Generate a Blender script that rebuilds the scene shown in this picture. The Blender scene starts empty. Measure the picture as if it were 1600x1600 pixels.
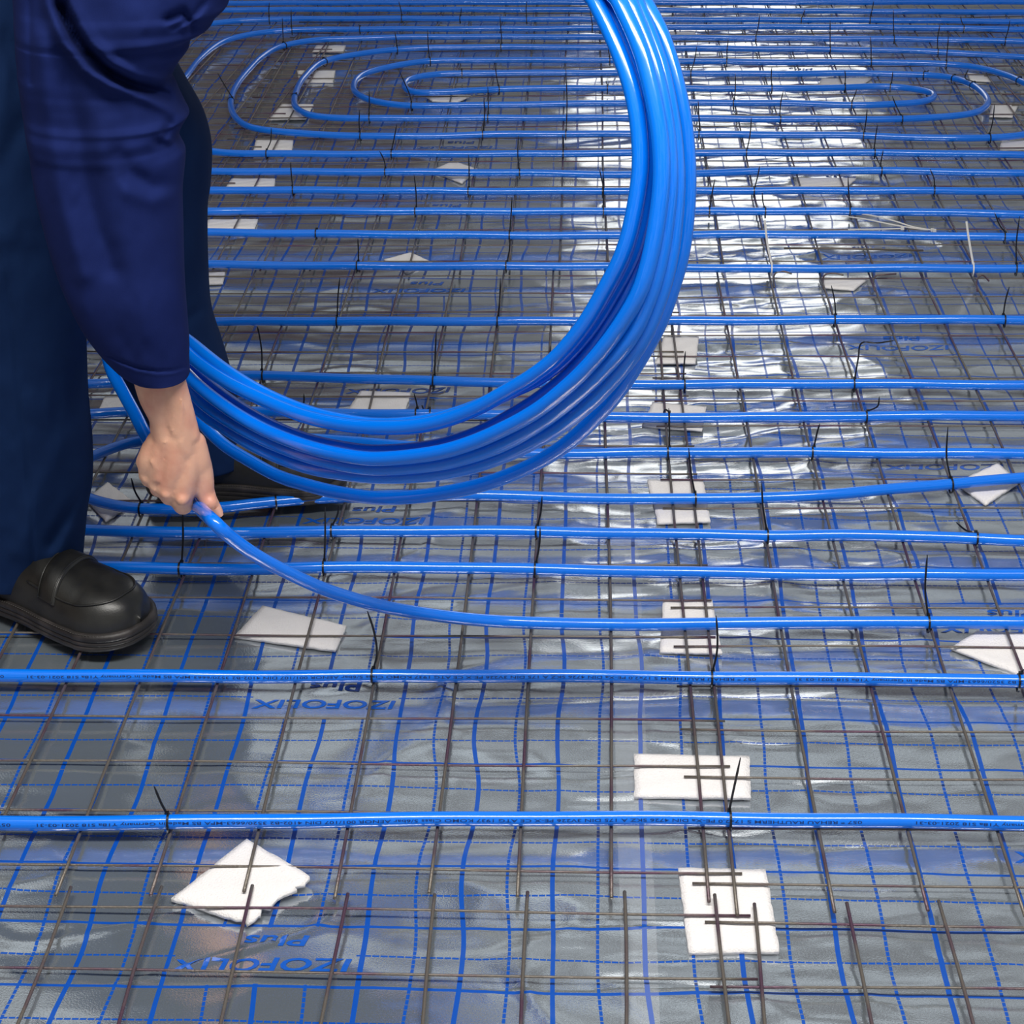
import bpy, bmesh, math, random
import numpy as np
from mathutils import Vector, Matrix
random.seed(7); rng = np.random.RandomState(11)
S = bpy.context.scene; COL = S.collection
# ------------------------------------------------------------------ camera
FPX, PITCH, YAW, ROLL, CH = 2958.4743, .4720, .0461, -.0173, 1.3076
cy, sy = math.cos(YAW), math.sin(YAW)
cF = np.array([-sy*math.cos(PITCH), cy*math.cos(PITCH), -math.sin(PITCH)])
cR = np.array([cy, sy, 0.]); cU = np.cross(cR, cF)
cc, ss = math.cos(ROLL), math.sin(ROLL); cR, cU = cc*cR+ss*cU, -ss*cR+cc*cU
CC = np.array([0, 0, CH])
cam = bpy.data.cameras.new('camera'); cam.sensor_width = 36; cam.lens = FPX/1600*36; cam.clip_start = .05
co = bpy.data.objects.new('camera', cam); COL.objects.link(co); S.camera = co
M = Matrix.Identity(4)
for i in range(3):
    M[i][0] = cR[i]; M[i][1] = cU[i]; M[i][2] = -cF[i]; M[i][3] = CC[i]
co.matrix_world = M
# ------------------------------------------------------------------ world, light, exposure
S.view_settings.view_transform = 'Standard'; S.view_settings.look = 'None'
S.view_settings.gamma = 1; S.view_settings.use_curve_mapping = False
S.view_settings.exposure = 0.0
w = bpy.data.worlds.new('world'); S.world = w; w.use_nodes = True
wn = w.node_tree; bgn = wn.nodes['Background']; bgn.inputs[1].default_value = 1.
_tc = wn.nodes.new('ShaderNodeTexCoord'); _mp = wn.nodes.new('ShaderNodeMapping'); _mp.inputs['Scale'].default_value = (1.2, 1.2, 5.5); wn.links.new(_tc.outputs['Generated'], _mp.inputs[0])
_n = wn.nodes.new('ShaderNodeTexNoise'); _n.inputs['Scale'].default_value = 3.0; _n.inputs['Detail'].default_value = 3; wn.links.new(_mp.outputs[0], _n.inputs['Vector'])
_r = wn.nodes.new('ShaderNodeValToRGB'); _r.color_ramp.elements[0].position = .43; _r.color_ramp.elements[0].color = (.07, .055, .055, 1)
_r.color_ramp.elements[1].position = .57; _r.color_ramp.elements[1].color = (.58, .63, .66, 1); _e = _r.color_ramp.elements.new(.5); _e.color = (.25, .255, .265, 1)
wn.links.new(_n.outputs[0], _r.inputs[0]); wn.links.new(_r.outputs[0], bgn.inputs[0])
def area(name, loc, target, sx, sz, power, color):
    l = bpy.data.lights.new(name, 'AREA'); l.shape = 'RECTANGLE'; l.size = sx; l.size_y = sz; l.energy = power; l.color = color
    o = bpy.data.objects.new(name, l); COL.objects.link(o); o.location = loc
    d = Vector(target)-Vector(loc); o.rotation_euler = d.to_track_quat('-Z', 'Y').to_euler(); return o
area('ceiling_strip_light', (.08, 1.0, 2.75), (.08, 1.7, 0), 2.3, .45, 105, (1, .97, .92))
area('window_daylight', (.6, 8.7, 1.75), (.45, 2, 0), 1.3, 2.0, 14, (1, 1, .97))

# ------------------------------------------------------------------ helpers
def ray(px, py): return cF+cR*(px-800)/FPX-cU*(py-800)/FPX
def P(px, py, z=0.):
    d = ray(px, py); return CC+d*((z-CH)/d[2])
def WZ(px, py, zc): return CC+ray(px, py)*zc
def WY(px, py, Y):
    d = ray(px, py); return CC+d*(Y/d[1])
def pix(p):
    d = np.asarray(p)-CC; z = d@cF; return 800+FPX*(d@cR)/z, 800-FPX*(d@cU)/z
def link(name, verts, faces, mat, parent=None, smooth=True, uv=None):
    me = bpy.data.meshes.new(name)
    me.from_pydata([tuple(map(float, v)) for v in verts], [], [tuple(int(i) for i in f) for f in faces])
    if smooth: me.polygons.foreach_set('use_smooth', [True]*len(me.polygons))
    me.materials.append(mat); me.update()
    o = bpy.data.objects.new(name, me); COL.objects.link(o)
    if parent: o.parent = parent
    return o
def tag(o, label=None, cat=None, group=None, kind=None):
    if label: o['label'] = label
    if cat: o['category'] = cat
    if group: o['group'] = group
    if kind: o['kind'] = kind
    return o
def empty(name, loc=(0, 0, 0)):
    o = bpy.data.objects.new(name, None); COL.objects.link(o); o.empty_display_size = .05; o.location = tuple(map(float, loc)); return o
def part(name, geo, mat, root, smooth=True):       # geometry is in world coordinates, moved under its root
    L = np.array(root.location) if root else 0
    v = np.asarray(geo[0])-L
    return link(name, v, geo[1], mat, root, smooth)
def catmull(pts, n=8, closed=False):
    p = np.asarray(pts, float); N = len(p); out = []
    rngk = range(N if closed else N-1)
    for i in rngk:
        if closed: a, b, c, d = p[(i-1) % N], p[i], p[(i+1) % N], p[(i+2) % N]
        else: a, b, c, d = p[max(i-1, 0)], p[i], p[i+1], p[min(i+2, N-1)]
        # centripetal-like tangents scaled to chord
        lb = np.linalg.norm((c-b)[:3])+1e-9; la = np.linalg.norm((b-a)[:3])+1e-9; lc = np.linalg.norm((d-c)[:3])+1e-9
        m1 = (c-a)/(la+lb)*lb if la > 1e-8 else (c-b); m2 = (d-b)/(lb+lc)*lb if lc > 1e-8 else (c-b)
        for k in range(n):
            t = k/n; t2, t3 = t*t, t**3
            out.append((2*t3-3*t2+1)*b+(t3-2*t2+t)*m1+(-2*t3+3*t2)*c+(t3-t2)*m2)
    if not closed: out.append(p[-1])
    return np.array(out)
def resample(p, step):
    p = np.asarray(p); d = np.linalg.norm(np.diff(p[:, :3], axis=0), axis=1); s = np.concatenate([[0], np.cumsum(d)])
    n = max(2, int(round(s[-1]/step))+1); t = np.linspace(0, s[-1], n)
    return np.stack([np.interp(t, s, p[:, k]) for k in range(p.shape[1])], -1)
def tube(pts, r, seg=12, closed=False, cap=True):
    p = np.asarray(pts, float)[:, :3]; n = len(p)
    r = np.broadcast_to(np.asarray(r, float), (n,))
    if closed: T = np.roll(p, -1, 0)-np.roll(p, 1, 0)
    else: T = np.gradient(p, axis=0)
    T /= np.linalg.norm(T, axis=1)[:, None]+1e-12
    up = np.array([0, 0, 1.]) if abs(T[0][2]) < .9 else np.array([0, 1., 0])
    N = np.cross(T[0], up); N /= np.linalg.norm(N); V = []; 
    a = np.arange(seg)*2*math.pi/seg
    for i in range(n):
        N = N-T[i]*(N@T[i]); N /= np.linalg.norm(N); B = np.cross(T[i], N)
        V.append(p[i]+r[i]*(np.cos(a)[:, None]*N+np.sin(a)[:, None]*B))
    V = np.concatenate(V); F = []
    m = n if closed else n-1
    for i in range(m):
        j = (i+1) % n
        for k in range(seg):
            l = (k+1) % seg; F.append((i*seg+k, j*seg+k, j*seg+l, i*seg+l))
    if cap and not closed:
        F.append(tuple(range(seg))); F.append(tuple((n-1)*seg+k for k in range(seg-1, -1, -1)))
    return V, F
def merge(*gs):
    V = []; F = []; o = 0
    for v, f in gs:
        V.append(np.asarray(v)); F += [tuple(i+o for i in q) for q in f]; o += len(v)
    return np.concatenate(V), F
def strip(pts, wid, th, side):                     # flat strap along pts
    p = np.asarray(pts, float); n = len(p); wid = np.broadcast_to(wid, (n,))
    T = np.gradient(p, axis=0); T /= np.linalg.norm(T, axis=1)[:, None]+1e-12
    V = []
    for i in range(n):
        s = np.asarray(side, float); s = s-T[i]*(s@T[i]); s /= np.linalg.norm(s)+1e-9; q = np.cross(T[i], s)
        for a, b in ((-1, -1), (1, -1), (1, 1), (-1, 1)): V.append(p[i]+s*a*wid[i]/2+q*b*th/2)
    F = []
    for i in range(n-1):
        for k in range(4): l = (k+1) % 4; F.append((i*4+k, i*4+l, i*4+4+l, i*4+4+k))
    F.append((3, 2, 1, 0)); F.append(tuple((n-1)*4+k for k in range(4)))
    return np.array(V), F
def box(c, h, rot=0.):
    V = [];
    for z in (-1, 1):
        for a, b in ((-1, -1), (1, -1), (1, 1), (-1, 1)):
            x, y = a*h[0], b*h[1]; V.append((c[0]+x*math.cos(rot)-y*math.sin(rot), c[1]+x*math.sin(rot)+y*math.cos(rot), c[2]+z*h[2]))
    return np.array(V), [(3, 2, 1, 0), (4, 5, 6, 7), (0, 1, 5, 4), (1, 2, 6, 5), (2, 3, 7, 6), (3, 0, 4, 7)]

def sphere(c, r, nu=14, nv=10):
    V = [c+np.array([0, 0, r])]; F = []
    for i in range(1, nv):
        for j in range(nu):
            a, b = math.pi*i/nv, 2*math.pi*j/nu; V.append(c+r*np.array([math.sin(a)*math.cos(b), math.sin(a)*math.sin(b), math.cos(a)]))
    V.append(c-np.array([0, 0, r])); e = len(V)-1
    for j in range(nu):
        k = (j+1) % nu; F.append((0, 1+j, 1+k)); F.append((e, 1+(nv-2)*nu+k, 1+(nv-2)*nu+j))
        for i in range(nv-2): F.append((1+i*nu+j, 1+(i+1)*nu+j, 1+(i+1)*nu+k, 1+i*nu+k))
    return np.array(V), F
# ---- numpy noise
LAT = rng.rand(256, 256)
def vnoise(x, y, s=0):
    x = np.asarray(x)+s*17.31; y = np.asarray(y)+s*9.77
    xi = np.floor(x).astype(int); yi = np.floor(y).astype(int); fx = x-xi; fy = y-yi
    fx = fx*fx*fx*(fx*(fx*6-15)+10); fy = fy*fy*fy*(fy*(fy*6-15)+10)
    g = lambda a, b: LAT[a % 256, b % 256]
    return (g(xi, yi)*(1-fx)+g(xi+1, yi)*fx)*(1-fy)+(g(xi, yi+1)*(1-fx)+g(xi+1, yi+1)*fx)*fy
def foil_z(X, Y):
    X = np.asarray(X, float); Y = np.asarray(Y, float)
    sk = X+.35*(vnoise(X*1.3, Y*2, 9)-.5); yk = Y+.05*(vnoise(X*3, Y*3, 8)-.5)+.12*X*(vnoise(X*.8, Y*1.1, 3)-.5)
    a = (vnoise(sk*2.6, yk*11, 1)-.5)*.0050
    a = a+(vnoise(sk*2.4, yk*17, 2)-.5)*.0026+(vnoise(sk*9, yk*34, 14)-.5)*.0006
    crk = np.exp(-((X-.27-.03*(Y-2))/.27)**2)*np.clip((Y-1.5)/1.0, .52, 1.)
    rd = 1-np.abs(2*vnoise(sk*6, yk*19, 4)-1); rd2 = 1-np.abs(2*vnoise((sk+.5*yk)*11, (yk-.12*sk)*27, 5)-1)
    rd3 = 1-np.abs(2*vnoise((sk-.6*yk)*20, (yk+.2*sk)*45, 6)-1)
    a = a+crk*((rd**2-.4)*.0060+(rd2**2-.35)*.0032+(rd3**2-.3)*.0014)
    a = a+(1-crk)*((rd2**2-.35)*.0008+(rd**2-.35)*.0012)
    p1 = vnoise(sk*2.2, yk*4.5, 21); rd4 = 1-np.abs(2*vnoise((sk+.9*yk)*4.5, (yk-.35*sk)*11, 22)-1)
    a = a+np.clip(rd4-.80, 0, 1)*.016*np.clip(p1*2.2-.9, 0, 1)
    return np.clip(a-.0014, -.0070, .0020)

# ------------------------------------------------------------------ materials
def mat(name, col=(.8, .8, .8), rough=.5, metal=0., **k):
    m = bpy.data.materials.new(name); m.use_nodes = True; b = m.node_tree.nodes['Principled BSDF']
    b.inputs['Base Color'].default_value = (*col, 1); b.inputs['Roughness'].default_value = rough; b.inputs['Metallic'].default_value = metal
    for a, v in k.items(): b.inputs[a.replace('_', ' ')].default_value = v
    return m
def noise_bump(m, scale, strength, dist=.001, detail=4, col2=None, csc=None, stretch=None, c_lo=.4, c_hi=.6):
    nt = m.node_tree; b = nt.nodes['Principled BSDF']; tc = nt.nodes.new('ShaderNodeTexCoord'); src = tc.outputs['Object']
    if stretch:
        mp = nt.nodes.new('ShaderNodeMapping'); mp.inputs['Scale'].default_value = stretch; nt.links.new(src, mp.inputs[0]); src = mp.outputs[0]
    n = nt.nodes.new('ShaderNodeTexNoise'); n.inputs['Scale'].default_value = scale; n.inputs['Detail'].default_value = detail; nt.links.new(src, n.inputs['Vector'])
    bp = nt.nodes.new('ShaderNodeBump'); bp.inputs['Strength'].default_value = strength; bp.inputs['Distance'].default_value = dist
    nt.links.new(n.outputs[0], bp.inputs['Height']); nt.links.new(bp.outputs[0], b.inputs['Normal'])
    if col2:
        n2 = nt.nodes.new('ShaderNodeTexNoise'); n2.inputs['Scale'].default_value = csc; n2.inputs['Detail'].default_value = 3; nt.links.new(src, n2.inputs['Vector'])
        r = nt.nodes.new('ShaderNodeMapRange'); r.inputs[1].default_value = c_lo; r.inputs[2].default_value = c_hi; nt.links.new(n2.outputs[0], r.inputs[0])
        mx = nt.nodes.new('ShaderNodeMix'); mx.data_type = 'RGBA'; mx.inputs[6].default_value = b.inputs['Base Color'].default_value; mx.inputs[7].default_value = (*col2, 1)
        nt.links.new(r.outputs[0], mx.inputs[0]); nt.links.new(mx.outputs[2], b.inputs['Base Color'])
    return m
PIPE = noise_bump(mat('blue_pipe', (.0, .175, .82), .20, Coat_Weight=.55, Coat_Roughness=.025, Specular_IOR_Level=.5), 60, .04, .001)
INK = mat('dark_ink', (.004, .02, .10), .4)
WIRE = noise_bump(mat('steel_wire', (.15, .13, .11), .45, .5), 260, .7, .0012, 2, (.10, .05, .08), 9, c_lo=.48, c_hi=.62)
BLACK = mat('black_nylon', (.006, .006, .008), .32); WHITE = mat('white_nylon', (.72, .70, .66), .4)
FOAM = noise_bump(mat('white_foam', (.80, .77, .76), .75, Subsurface_Weight=.15, Subsurface_Radius=(.01, .01, .01), Subsurface_Scale=.3), 420, .7, .002, 3)
PRINT = mat('blue_print', (.004, .085, .44), .35, Coat_Weight=.3)
CLEAR = mat('clear_tape', (.9, .92, .95), .12, 0); CLEAR.node_tree.nodes['Principled BSDF'].inputs['Alpha'].default_value = .08
def cloth(name, col, col2, weave=1400):
    m = noise_bump(mat(name, col, .9, Specular_IOR_Level=.12), 900, .25, .0006, 2, col2, 14, c_lo=.35, c_hi=.65); return m
JACKET = cloth('jacket_cloth', (.0058, .0125, .074), (.007, .015, .088)); TROUSER = cloth('trouser_cloth', (.0045, .0175, .066), (.006, .022, .078))
SEAM = mat('seam_thread', (.02, .035, .10), .8)
LEATHER = noise_bump(mat('black_leather', (.009, .009, .0085), .36, Specular_IOR_Level=.55), 500, .25, .0006, 4, (.022, .021, .018), 18)
SOLE = noise_bump(mat('rubber_sole', (.018, .015, .014), .5), 300, .3, .001, 3, (.06, .05, .048), 25, c_lo=.5, c_hi=.75)
STITCH = mat('shoe_stitching', (.045, .04, .035), .7)
SKIN = noise_bump(mat('skin', (.72, .40, .27), .5, Subsurface_Weight=.12, Subsurface_Radius=(.012, .005, .003), Subsurface_Scale=.5), 330, .22, .0012, 4, (.60, .26, .18), 26, c_lo=.42, c_hi=.72)
NAIL = mat('nail', (.60, .33, .25), .3); HAIR = mat('hair', (.03, .02, .012), .6)
CONC = noise_bump(mat('concrete', (.30, .29, .27), .85), 20, .4, .01, 5, (.22, .21, .20), 3)
PLASTER = noise_bump(mat('plaster', (.62, .61, .60), .9), 12, .3, .01, 5, (.42, .40, .38), 1.5)

def foil_material():
    m = bpy.data.materials.new('reflective_foil'); m.use_nodes = True; nt = m.node_tree; nd, lk = nt.nodes, nt.links
    b = nd['Principled BSDF']; out = nd['Material Output']
    b.inputs['Base Color'].default_value = (.64, .665, .695, 1); b.inputs['Metallic'].default_value = 1; b.inputs['Roughness'].default_value = .16
    tc = nd.new('ShaderNodeTexCoord'); uv = tc.outputs['UV']; sp = nd.new('ShaderNodeSeparateXYZ'); lk.new(uv, sp.inputs[0])
    def mth(op, a, b_=None, c=None):
        n = nd.new('ShaderNodeMath'); n.operation = op
        for i, v in enumerate((a, b_, c)):
            if v is None: continue
            if isinstance(v, (int, float)): n.inputs[i].default_value = v
            else: lk.new(v, n.inputs[i])
        return n.outputs[0]
    X = mth('SUBTRACT', sp.outputs[0], -.036); Y = mth('SUBTRACT', sp.outputs[1], 1.4901)
    def dist(v, period, off):                          # distance to nearest line
        q = mth('ADD', v, period/2-off); q = mth('FLOORED_MODULO', q, period); return mth('ABSOLUTE', mth('SUBTRACT', q, period/2))
    def line(v, off, half): return mth('LESS_THAN', dist(v, .1, off), half)
    def dash(v, per, gap): return mth('GREATER_THAN', mth('FLOORED_MODULO', v, per), gap)
    vs = line(X, 0, .0026); vd = mth('MULTIPLY', line(X, .05, .0017), dash(Y, .0076, .0010))
    hs = line(Y, 0, .0020); hd = mth('MULTIPLY', line(Y, .05, .0014), dash(X, .0080, .0011))
    vs = mth('MULTIPLY', vs, dash(Y, .19, .0012))
    def textbox(x0, x1, ph):
        a = mth('MULTIPLY', mth('GREATER_THAN', X, x0+.006), mth('LESS_THAN', X, x1-.006))
        ym = mth('FLOORED_MODULO', mth('SUBTRACT', Y, ph), .5)
        return mth('MULTIPLY', a, mth('MULTIPLY', mth('GREATER_THAN', ym, .003), mth('LESS_THAN', ym, .097)))
    tb = mth('MAXIMUM', textbox(-.4, -.2, 0), textbox(.5, .7, .2)); tb = mth('MAXIMUM', tb, textbox(-1.3, -1.1, .2)); tb = mth('MAXIMUM', tb, textbox(1.4, 1.6, 0))
    g = mth('MAXIMUM', mth('MAXIMUM', vs, vd), mth('MAXIMUM', hs, hd)); g = mth('MULTIPLY', g, mth('SUBTRACT', 1., tb))
    # fine crinkle of the metallised film
    mp = nd.new('ShaderNodeMapping'); mp.inputs['Scale'].default_value = (1, 1.6, 1); lk.new(uv, mp.inputs[0])
    n1 = nd.new('ShaderNodeTexNoise'); n1.inputs['Scale'].default_value = 380; n1.inputs['Detail'].default_value = 3; lk.new(mp.outputs[0], n1.inputs[0])
    n2 = nd.new('ShaderNodeTexNoise'); n2.inputs['Scale'].default_value = 900; n2.inputs['Detail'].default_value = 1; lk.new(uv, n2.inputs[0])
    n3 = nd.new('ShaderNodeTexNoise'); n3.inputs['Scale'].default_value = 7; n3.inputs['Detail'].default_value = 3; lk.new(uv, n3.inputs[0])
    hgt = mth('ADD', n1.outputs[0], mth('MULTIPLY', n2.outputs[0], .25))
    bp = nd.new('ShaderNodeBump'); bp.inputs['Strength'].default_value = .22; bp.inputs['Distance'].default_value = .0006
    lk.new(hgt, bp.inputs['Height']); lk.new(bp.outputs[0], b.inputs['Normal'])
    r = nd.new('ShaderNodeMapRange'); r.inputs[1].default_value = .35; r.inputs[2].default_value = .65; r.inputs[3].default_value = .035; r.inputs[4].default_value = .085
    lk.new(n3.outputs[0], r.inputs[0]); lk.new(r.outputs[0], b.inputs['Roughness'])
    pr = nd.new('ShaderNodeBsdfPrincipled'); pr.inputs['Base Color'].default_value = (.002, .065, .37, 1); pr.inputs['Roughness'].default_value = .3
    mx = nd.new('ShaderNodeMixShader'); lk.new(g, mx.inputs[0]); df = nd.new('ShaderNodeBsdfDiffuse'); df.inputs[0].default_value = (.36, .42, .47, 1)
    m0 = nd.new('ShaderNodeMixShader'); m0.inputs[0].default_value = .22; lk.new(b.outputs[0], m0.inputs[1]); lk.new(df.outputs[0], m0.inputs[2]); lk.new(m0.outputs[0], mx.inputs[1]); lk.new(pr.outputs[0], mx.inputs[2]); lk.new(mx.outputs[0], out.inputs['Surface'])
    return m
FOIL = foil_material()

# ------------------------------------------------------------------ room shell
def slab(name, c, h, m): return tag(link(name, *box(c, h), m, smooth=False), kind='structure')
slab('floor', (0, 4, -.055), (4.2, 5.2, .045), CONC)
# back wall with one tall window opening
WX0, WX1, WZ0, WZ1 = -.08, 1.28, .7, 2.78
g = merge(box((WX0/2-2.1, 9.1, 1.5), (abs(-4.2-WX0)/2, .1, 1.5)), box(((WX1+4.2)/2, 9.1, 1.5), ((4.2-WX1)/2, .1, 1.5)),
          box(((WX0+WX1)/2, 9.1, WZ0/2), ((WX1-WX0)/2, .1, WZ0/2)), box(((WX0+WX1)/2, 9.1, (WZ1+3)/2), ((WX1-WX0)/2, .1, (3-WZ1)/2)))
tag(link('wall_back', *g, PLASTER, smooth=False), kind='structure')
wf = []
for x in (WX0+.03, (WX0+WX1)/2, WX1-.03): wf.append(box((x, 9.05, (WZ0+WZ1)/2), (.03, .03, (WZ1-WZ0)/2)))
for z in (WZ0+.03, WZ1-.03): wf.append(box(((WX0+WX1)/2, 9.05, z), ((WX1-WX0)/2, .03, .03)))
tag(link('window_1', *merge(*wf), mat('window_frame_paint', (.75, .75, .73), .4), smooth=False), kind='structure')
slab('brown_reflection_panel_1', (-1.75, 8.985, 1.15), (.95, .02, 1.15), mat('reflection_brown', (.16, .075, .06), .5))  # added unseen panel, gives the foil a brown reflection at the upper left
slab('wall_left', (-4.1, 4, 1.5), (.1, 5.0, 1.5), noise_bump(mat('brick_red_wall', (.20, .10, .08), .9), 12, .3, .01, 5, (.13, .07, .06), 3))

# ------------------------------------------------------------------ foil sheets
SEAMX = .052
def foil_sheet(name, x0, x1, y0, y1, label, lift=0):
    st = .0065
    # finer rows close to the camera, coarser far away
    ys = [y0]
    while ys[-1] < y1: ys.append(ys[-1]+st*(1 if ys[-1] < 3.2 else 1.6))
    xs = np.arange(x0, x1+st*.5, st*1.25); ys = np.array(ys); nx, ny = len(xs), len(ys)
    XX, YY = np.meshgrid(xs, ys); ZZ = foil_z(XX, YY)+lift
    dx = (vnoise(XX*5, YY*7, 12)-.5)*.012; dy = (vnoise(XX*4, YY*6, 13)-.5)*.008
    V = np.stack([XX+dx, YY+dy, ZZ], -1).reshape(-1, 3)
    idx = np.arange(nx*ny).reshape(ny, nx)
    F = np.stack([idx[:-1, :-1], idx[:-1, 1:], idx[1:, 1:], idx[1:, :-1]], -1).reshape(-1, 4)
    me = bpy.data.meshes.new(name); me.vertices.add(len(V)); me.vertices.foreach_set('co', V.astype(np.float32).ravel())
    me.loops.add(F.size); me.loops.foreach_set('vertex_index', F.astype(np.int32).ravel())
    me.polygons.add(len(F)); me.polygons.foreach_set('loop_start', np.arange(0, F.size, 4, dtype=np.int32)); me.polygons.foreach_set('loop_total', np.full(len(F), 4, dtype=np.int32))
    me.polygons.foreach_set('use_smooth', np.ones(len(F), bool))
    me.update(calc_edges=True)
    ul = me.uv_layers.new(name='UVMap'); UV = np.stack([XX, YY], -1).reshape(-1, 2)[F.ravel()]; ul.data.foreach_set('uv', UV.astype(np.float32).ravel())
    me.materials.append(FOIL); o = bpy.data.objects.new(name, me); COL.objects.link(o)
    tag(o, label, 'foil'); return o
foilL = foil_sheet('reflective_foil', -2.1, SEAMX+.012, .95, 7.6, 'crinkled silver foil with printed blue grid, left of the taped seam')
foilR = foil_sheet('reflective_foil', SEAMX, 2.2, .95, 7.6, 'crinkled silver foil with printed blue grid, right of the taped seam', .0003)
# clear tape over the seam
ty = np.arange(1.0, 7.5, .012); V = []; F = []
for i, y in enumerate(ty):
    for k, x in enumerate(np.linspace(SEAMX-.019, SEAMX+.019, 5)): V.append((x+.001*math.sin(y*9), y, float(foil_z(x, y))+.0011))
for i in range(len(ty)-1):
    for k in range(4): F.append((i*5+k, i*5+k+1, i*5+6+k, i*5+5+k))
tag(link('adhesive_tape', V, F, CLEAR), 'clear adhesive tape running along the seam between the two foil sheets', 'tape')

# ------------------------------------------------------------------ text
def text_mesh(s, size, offset=0., spacing=1.):
    c = bpy.data.curves.new('t', 'FONT'); c.body = s; c.size = size; c.offset = offset; c.space_character = spacing; c.align_x = 'CENTER'; c.resolution_u = 3
    o = bpy.data.objects.new('t', c); COL.objects.link(o); bpy.context.view_layer.update()
    me = bpy.data.meshes.new_from_object(o); bpy.data.objects.remove(o)
    bm = bmesh.new(); bm.from_mesh(me)
    return bm
def refine(bm, L):
    for _ in range(3):
        e = [e for e in bm.edges if e.calc_length() > L]
        if not e: break
        bmesh.ops.subdivide_edges(bm, edges=e, cuts=1); bmesh.ops.triangulate(bm, faces=bm.faces[:])
def bm_geo(bm):
    bm.verts.ensure_lookup_table(); v = np.array([list(x.co) for x in bm.verts]); f = [tuple(x.index for x in q.verts) for q in bm.faces]; return v, f
def word(s, W, H, off):
    bm = text_mesh(s, 1., off, 1.02); bmesh.ops.triangulate(bm, faces=bm.faces[:]); v, f = bm_geo(bm)
    mn, mxx = v.min(0), v.max(0)
    if H: v[:, 0] = (v[:, 0]-(mn[0]+mxx[0])/2)*W/(mxx[0]-mn[0]); v[:, 1] = (v[:, 1]-mn[1])*H/(mxx[1]-mn[1])
    for i, x in enumerate(bm.verts): x.co = v[i]
    refine(bm, .006); g = bm_geo(bm); bm.free(); return g
w1 = word('IZOFOLIX', .182, .0215, .022); w2 = word('Plus', .066, .0190, .02)
def place_word(g, cx, y0, parent, slant=.18):
    v = g[0].copy(); X = cx-(v[:, 0]+v[:, 1]*slant); Y = y0-v[:, 1]       # rotated half a turn: read from the far side
    # follow the sheet's in-plane waviness and height
    dx = (vnoise(X*5, Y*7, 12)-.5)*.012; dy = (vnoise(X*4, Y*6, 13)-.5)*.008
    Z = foil_z(X, Y)+.0006; link('printed_lettering', np.stack([X+dx, Y+dy, Z], -1), g[1], PRINT, parent, False)
for cells, ph, ct in (((-.3,), 0, range(-1, 12)), ((.6, ), .2, range(-1, 11)), ((-1.2,), .2, range(2, 11)), ((1.5,), 0, range(4, 11))):
    for c in cells:
        for k in ct:
            Y0 = 1.4901+k*.5+ph; X0 = -.036+c; pa = foilL if X0 < SEAMX else foilR
            place_word(w1, X0, Y0+.0435, pa); place_word(w2, X0+.012, Y0+.083, pa)

# ------------------------------------------------------------------ welded mesh panels
def mesh_panel(x0, nx, y0, ny, ya, rot, label, xoff=.03, yoff=.05, ext=None):
    """nx longitudinal wires from x0 every 10 cm, ny transverse wires from ya every 10 cm"""
    root = empty('welded_wire_mesh', (x0, y0, 0)); tag(root, label, 'wire mesh', 'welded wire mesh panels under the pipes')
    Lx = (nx-1)*.1; y1 = ya+(ny-1)*.1+.03
    cr, sr = math.cos(rot), math.sin(rot)
    def R(p): x, y = p[:, 0]-x0, p[:, 1]-y0; q = p.copy(); q[:, 0] = x0+x*cr-y*sr; q[:, 1] = y0+x*sr+y*cr; return q
    for k in range(nx):
        x = x0+k*.1; t = np.linspace(0, 1, 26); yy = y0+random.uniform(-.008, .006)+(y1-y0)*t
        xx = x+.0022*np.sin(t*random.uniform(5, 9)+random.uniform(0, 6))+random.uniform(-.002, .002)
        zz = .0125+.0007*np.sin(t*11+k)
        part('longitudinal_wire', tube(R(np.stack([xx, yy, zz], -1)), .0020, 8), WIRE, root)
    for k in range(ny):
        y = ya+k*.1; t = np.linspace(0, 1, 24); xa, xb = x0-xoff, x0+Lx+xoff
        xx = xa+(xb-xa)*t; yy = y+.0016*np.sin(t*random.uniform(5, 9)+random.uniform(0, 6))+random.uniform(-.002, .002)
        zz = .0092+.0004*np.sin(t*13+k)
        part('transverse_wire', tube(R(np.stack([xx, yy, zz], -1)), .0015, 8), WIRE, root)
    return root
mesh_panel(-.863, 11, .96, 7, 1.003, 0, 'nearest grey wire mesh panel left of the foam pad at the lower right', .035)
mesh_panel(.175, 9, .96, 7, .990, 0, 'nearest grey wire mesh panel at the lower right corner, beside the foam pad', .052)
mesh_panel(-.874, 11, 1.625, 20, 1.675, 0, 'second wire mesh panel under the worker’s shoes and the coil', .042)
mesh_panel(.158, 11, 1.605, 20, 1.655, .003, 'second wire mesh panel to the right of the seam, with hooked far ends', .045)
mesh_panel(-1.93, 11, 2.5, 20, 2.56, .02, 'wire mesh panel along the left side behind the worker')
mesh_panel(1.19, 9, 2.3, 20, 2.36, .01, 'wire mesh panel along the right side of the second row')
mesh_panel(-.866, 11, 3.60, 20, 3.66, .004, 'third wire mesh panel under the left half of the oval spiral')
mesh_panel(.165, 11, 3.60, 20, 3.66, -.004, 'third wire mesh panel under the right half of the oval spiral')
mesh_panel(-1.85, 11, 4.2, 17, 4.25, -.05, 'skewed wire mesh panel at the upper left beyond the worker’s arm')
mesh_panel(1.14, 10, 4.2, 17, 4.25, .05, 'skewed wire mesh panel at the upper right, right of the oval spiral')
mesh_panel(-.87, 11, 5.60, 19, 5.65, 0, 'farthest wire mesh panel left of the coil, under the straight runs')
mesh_panel(.15, 11, 5.60, 19, 5.65, 0, 'farthest wire mesh panel right of the coil, under the straight runs')
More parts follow.
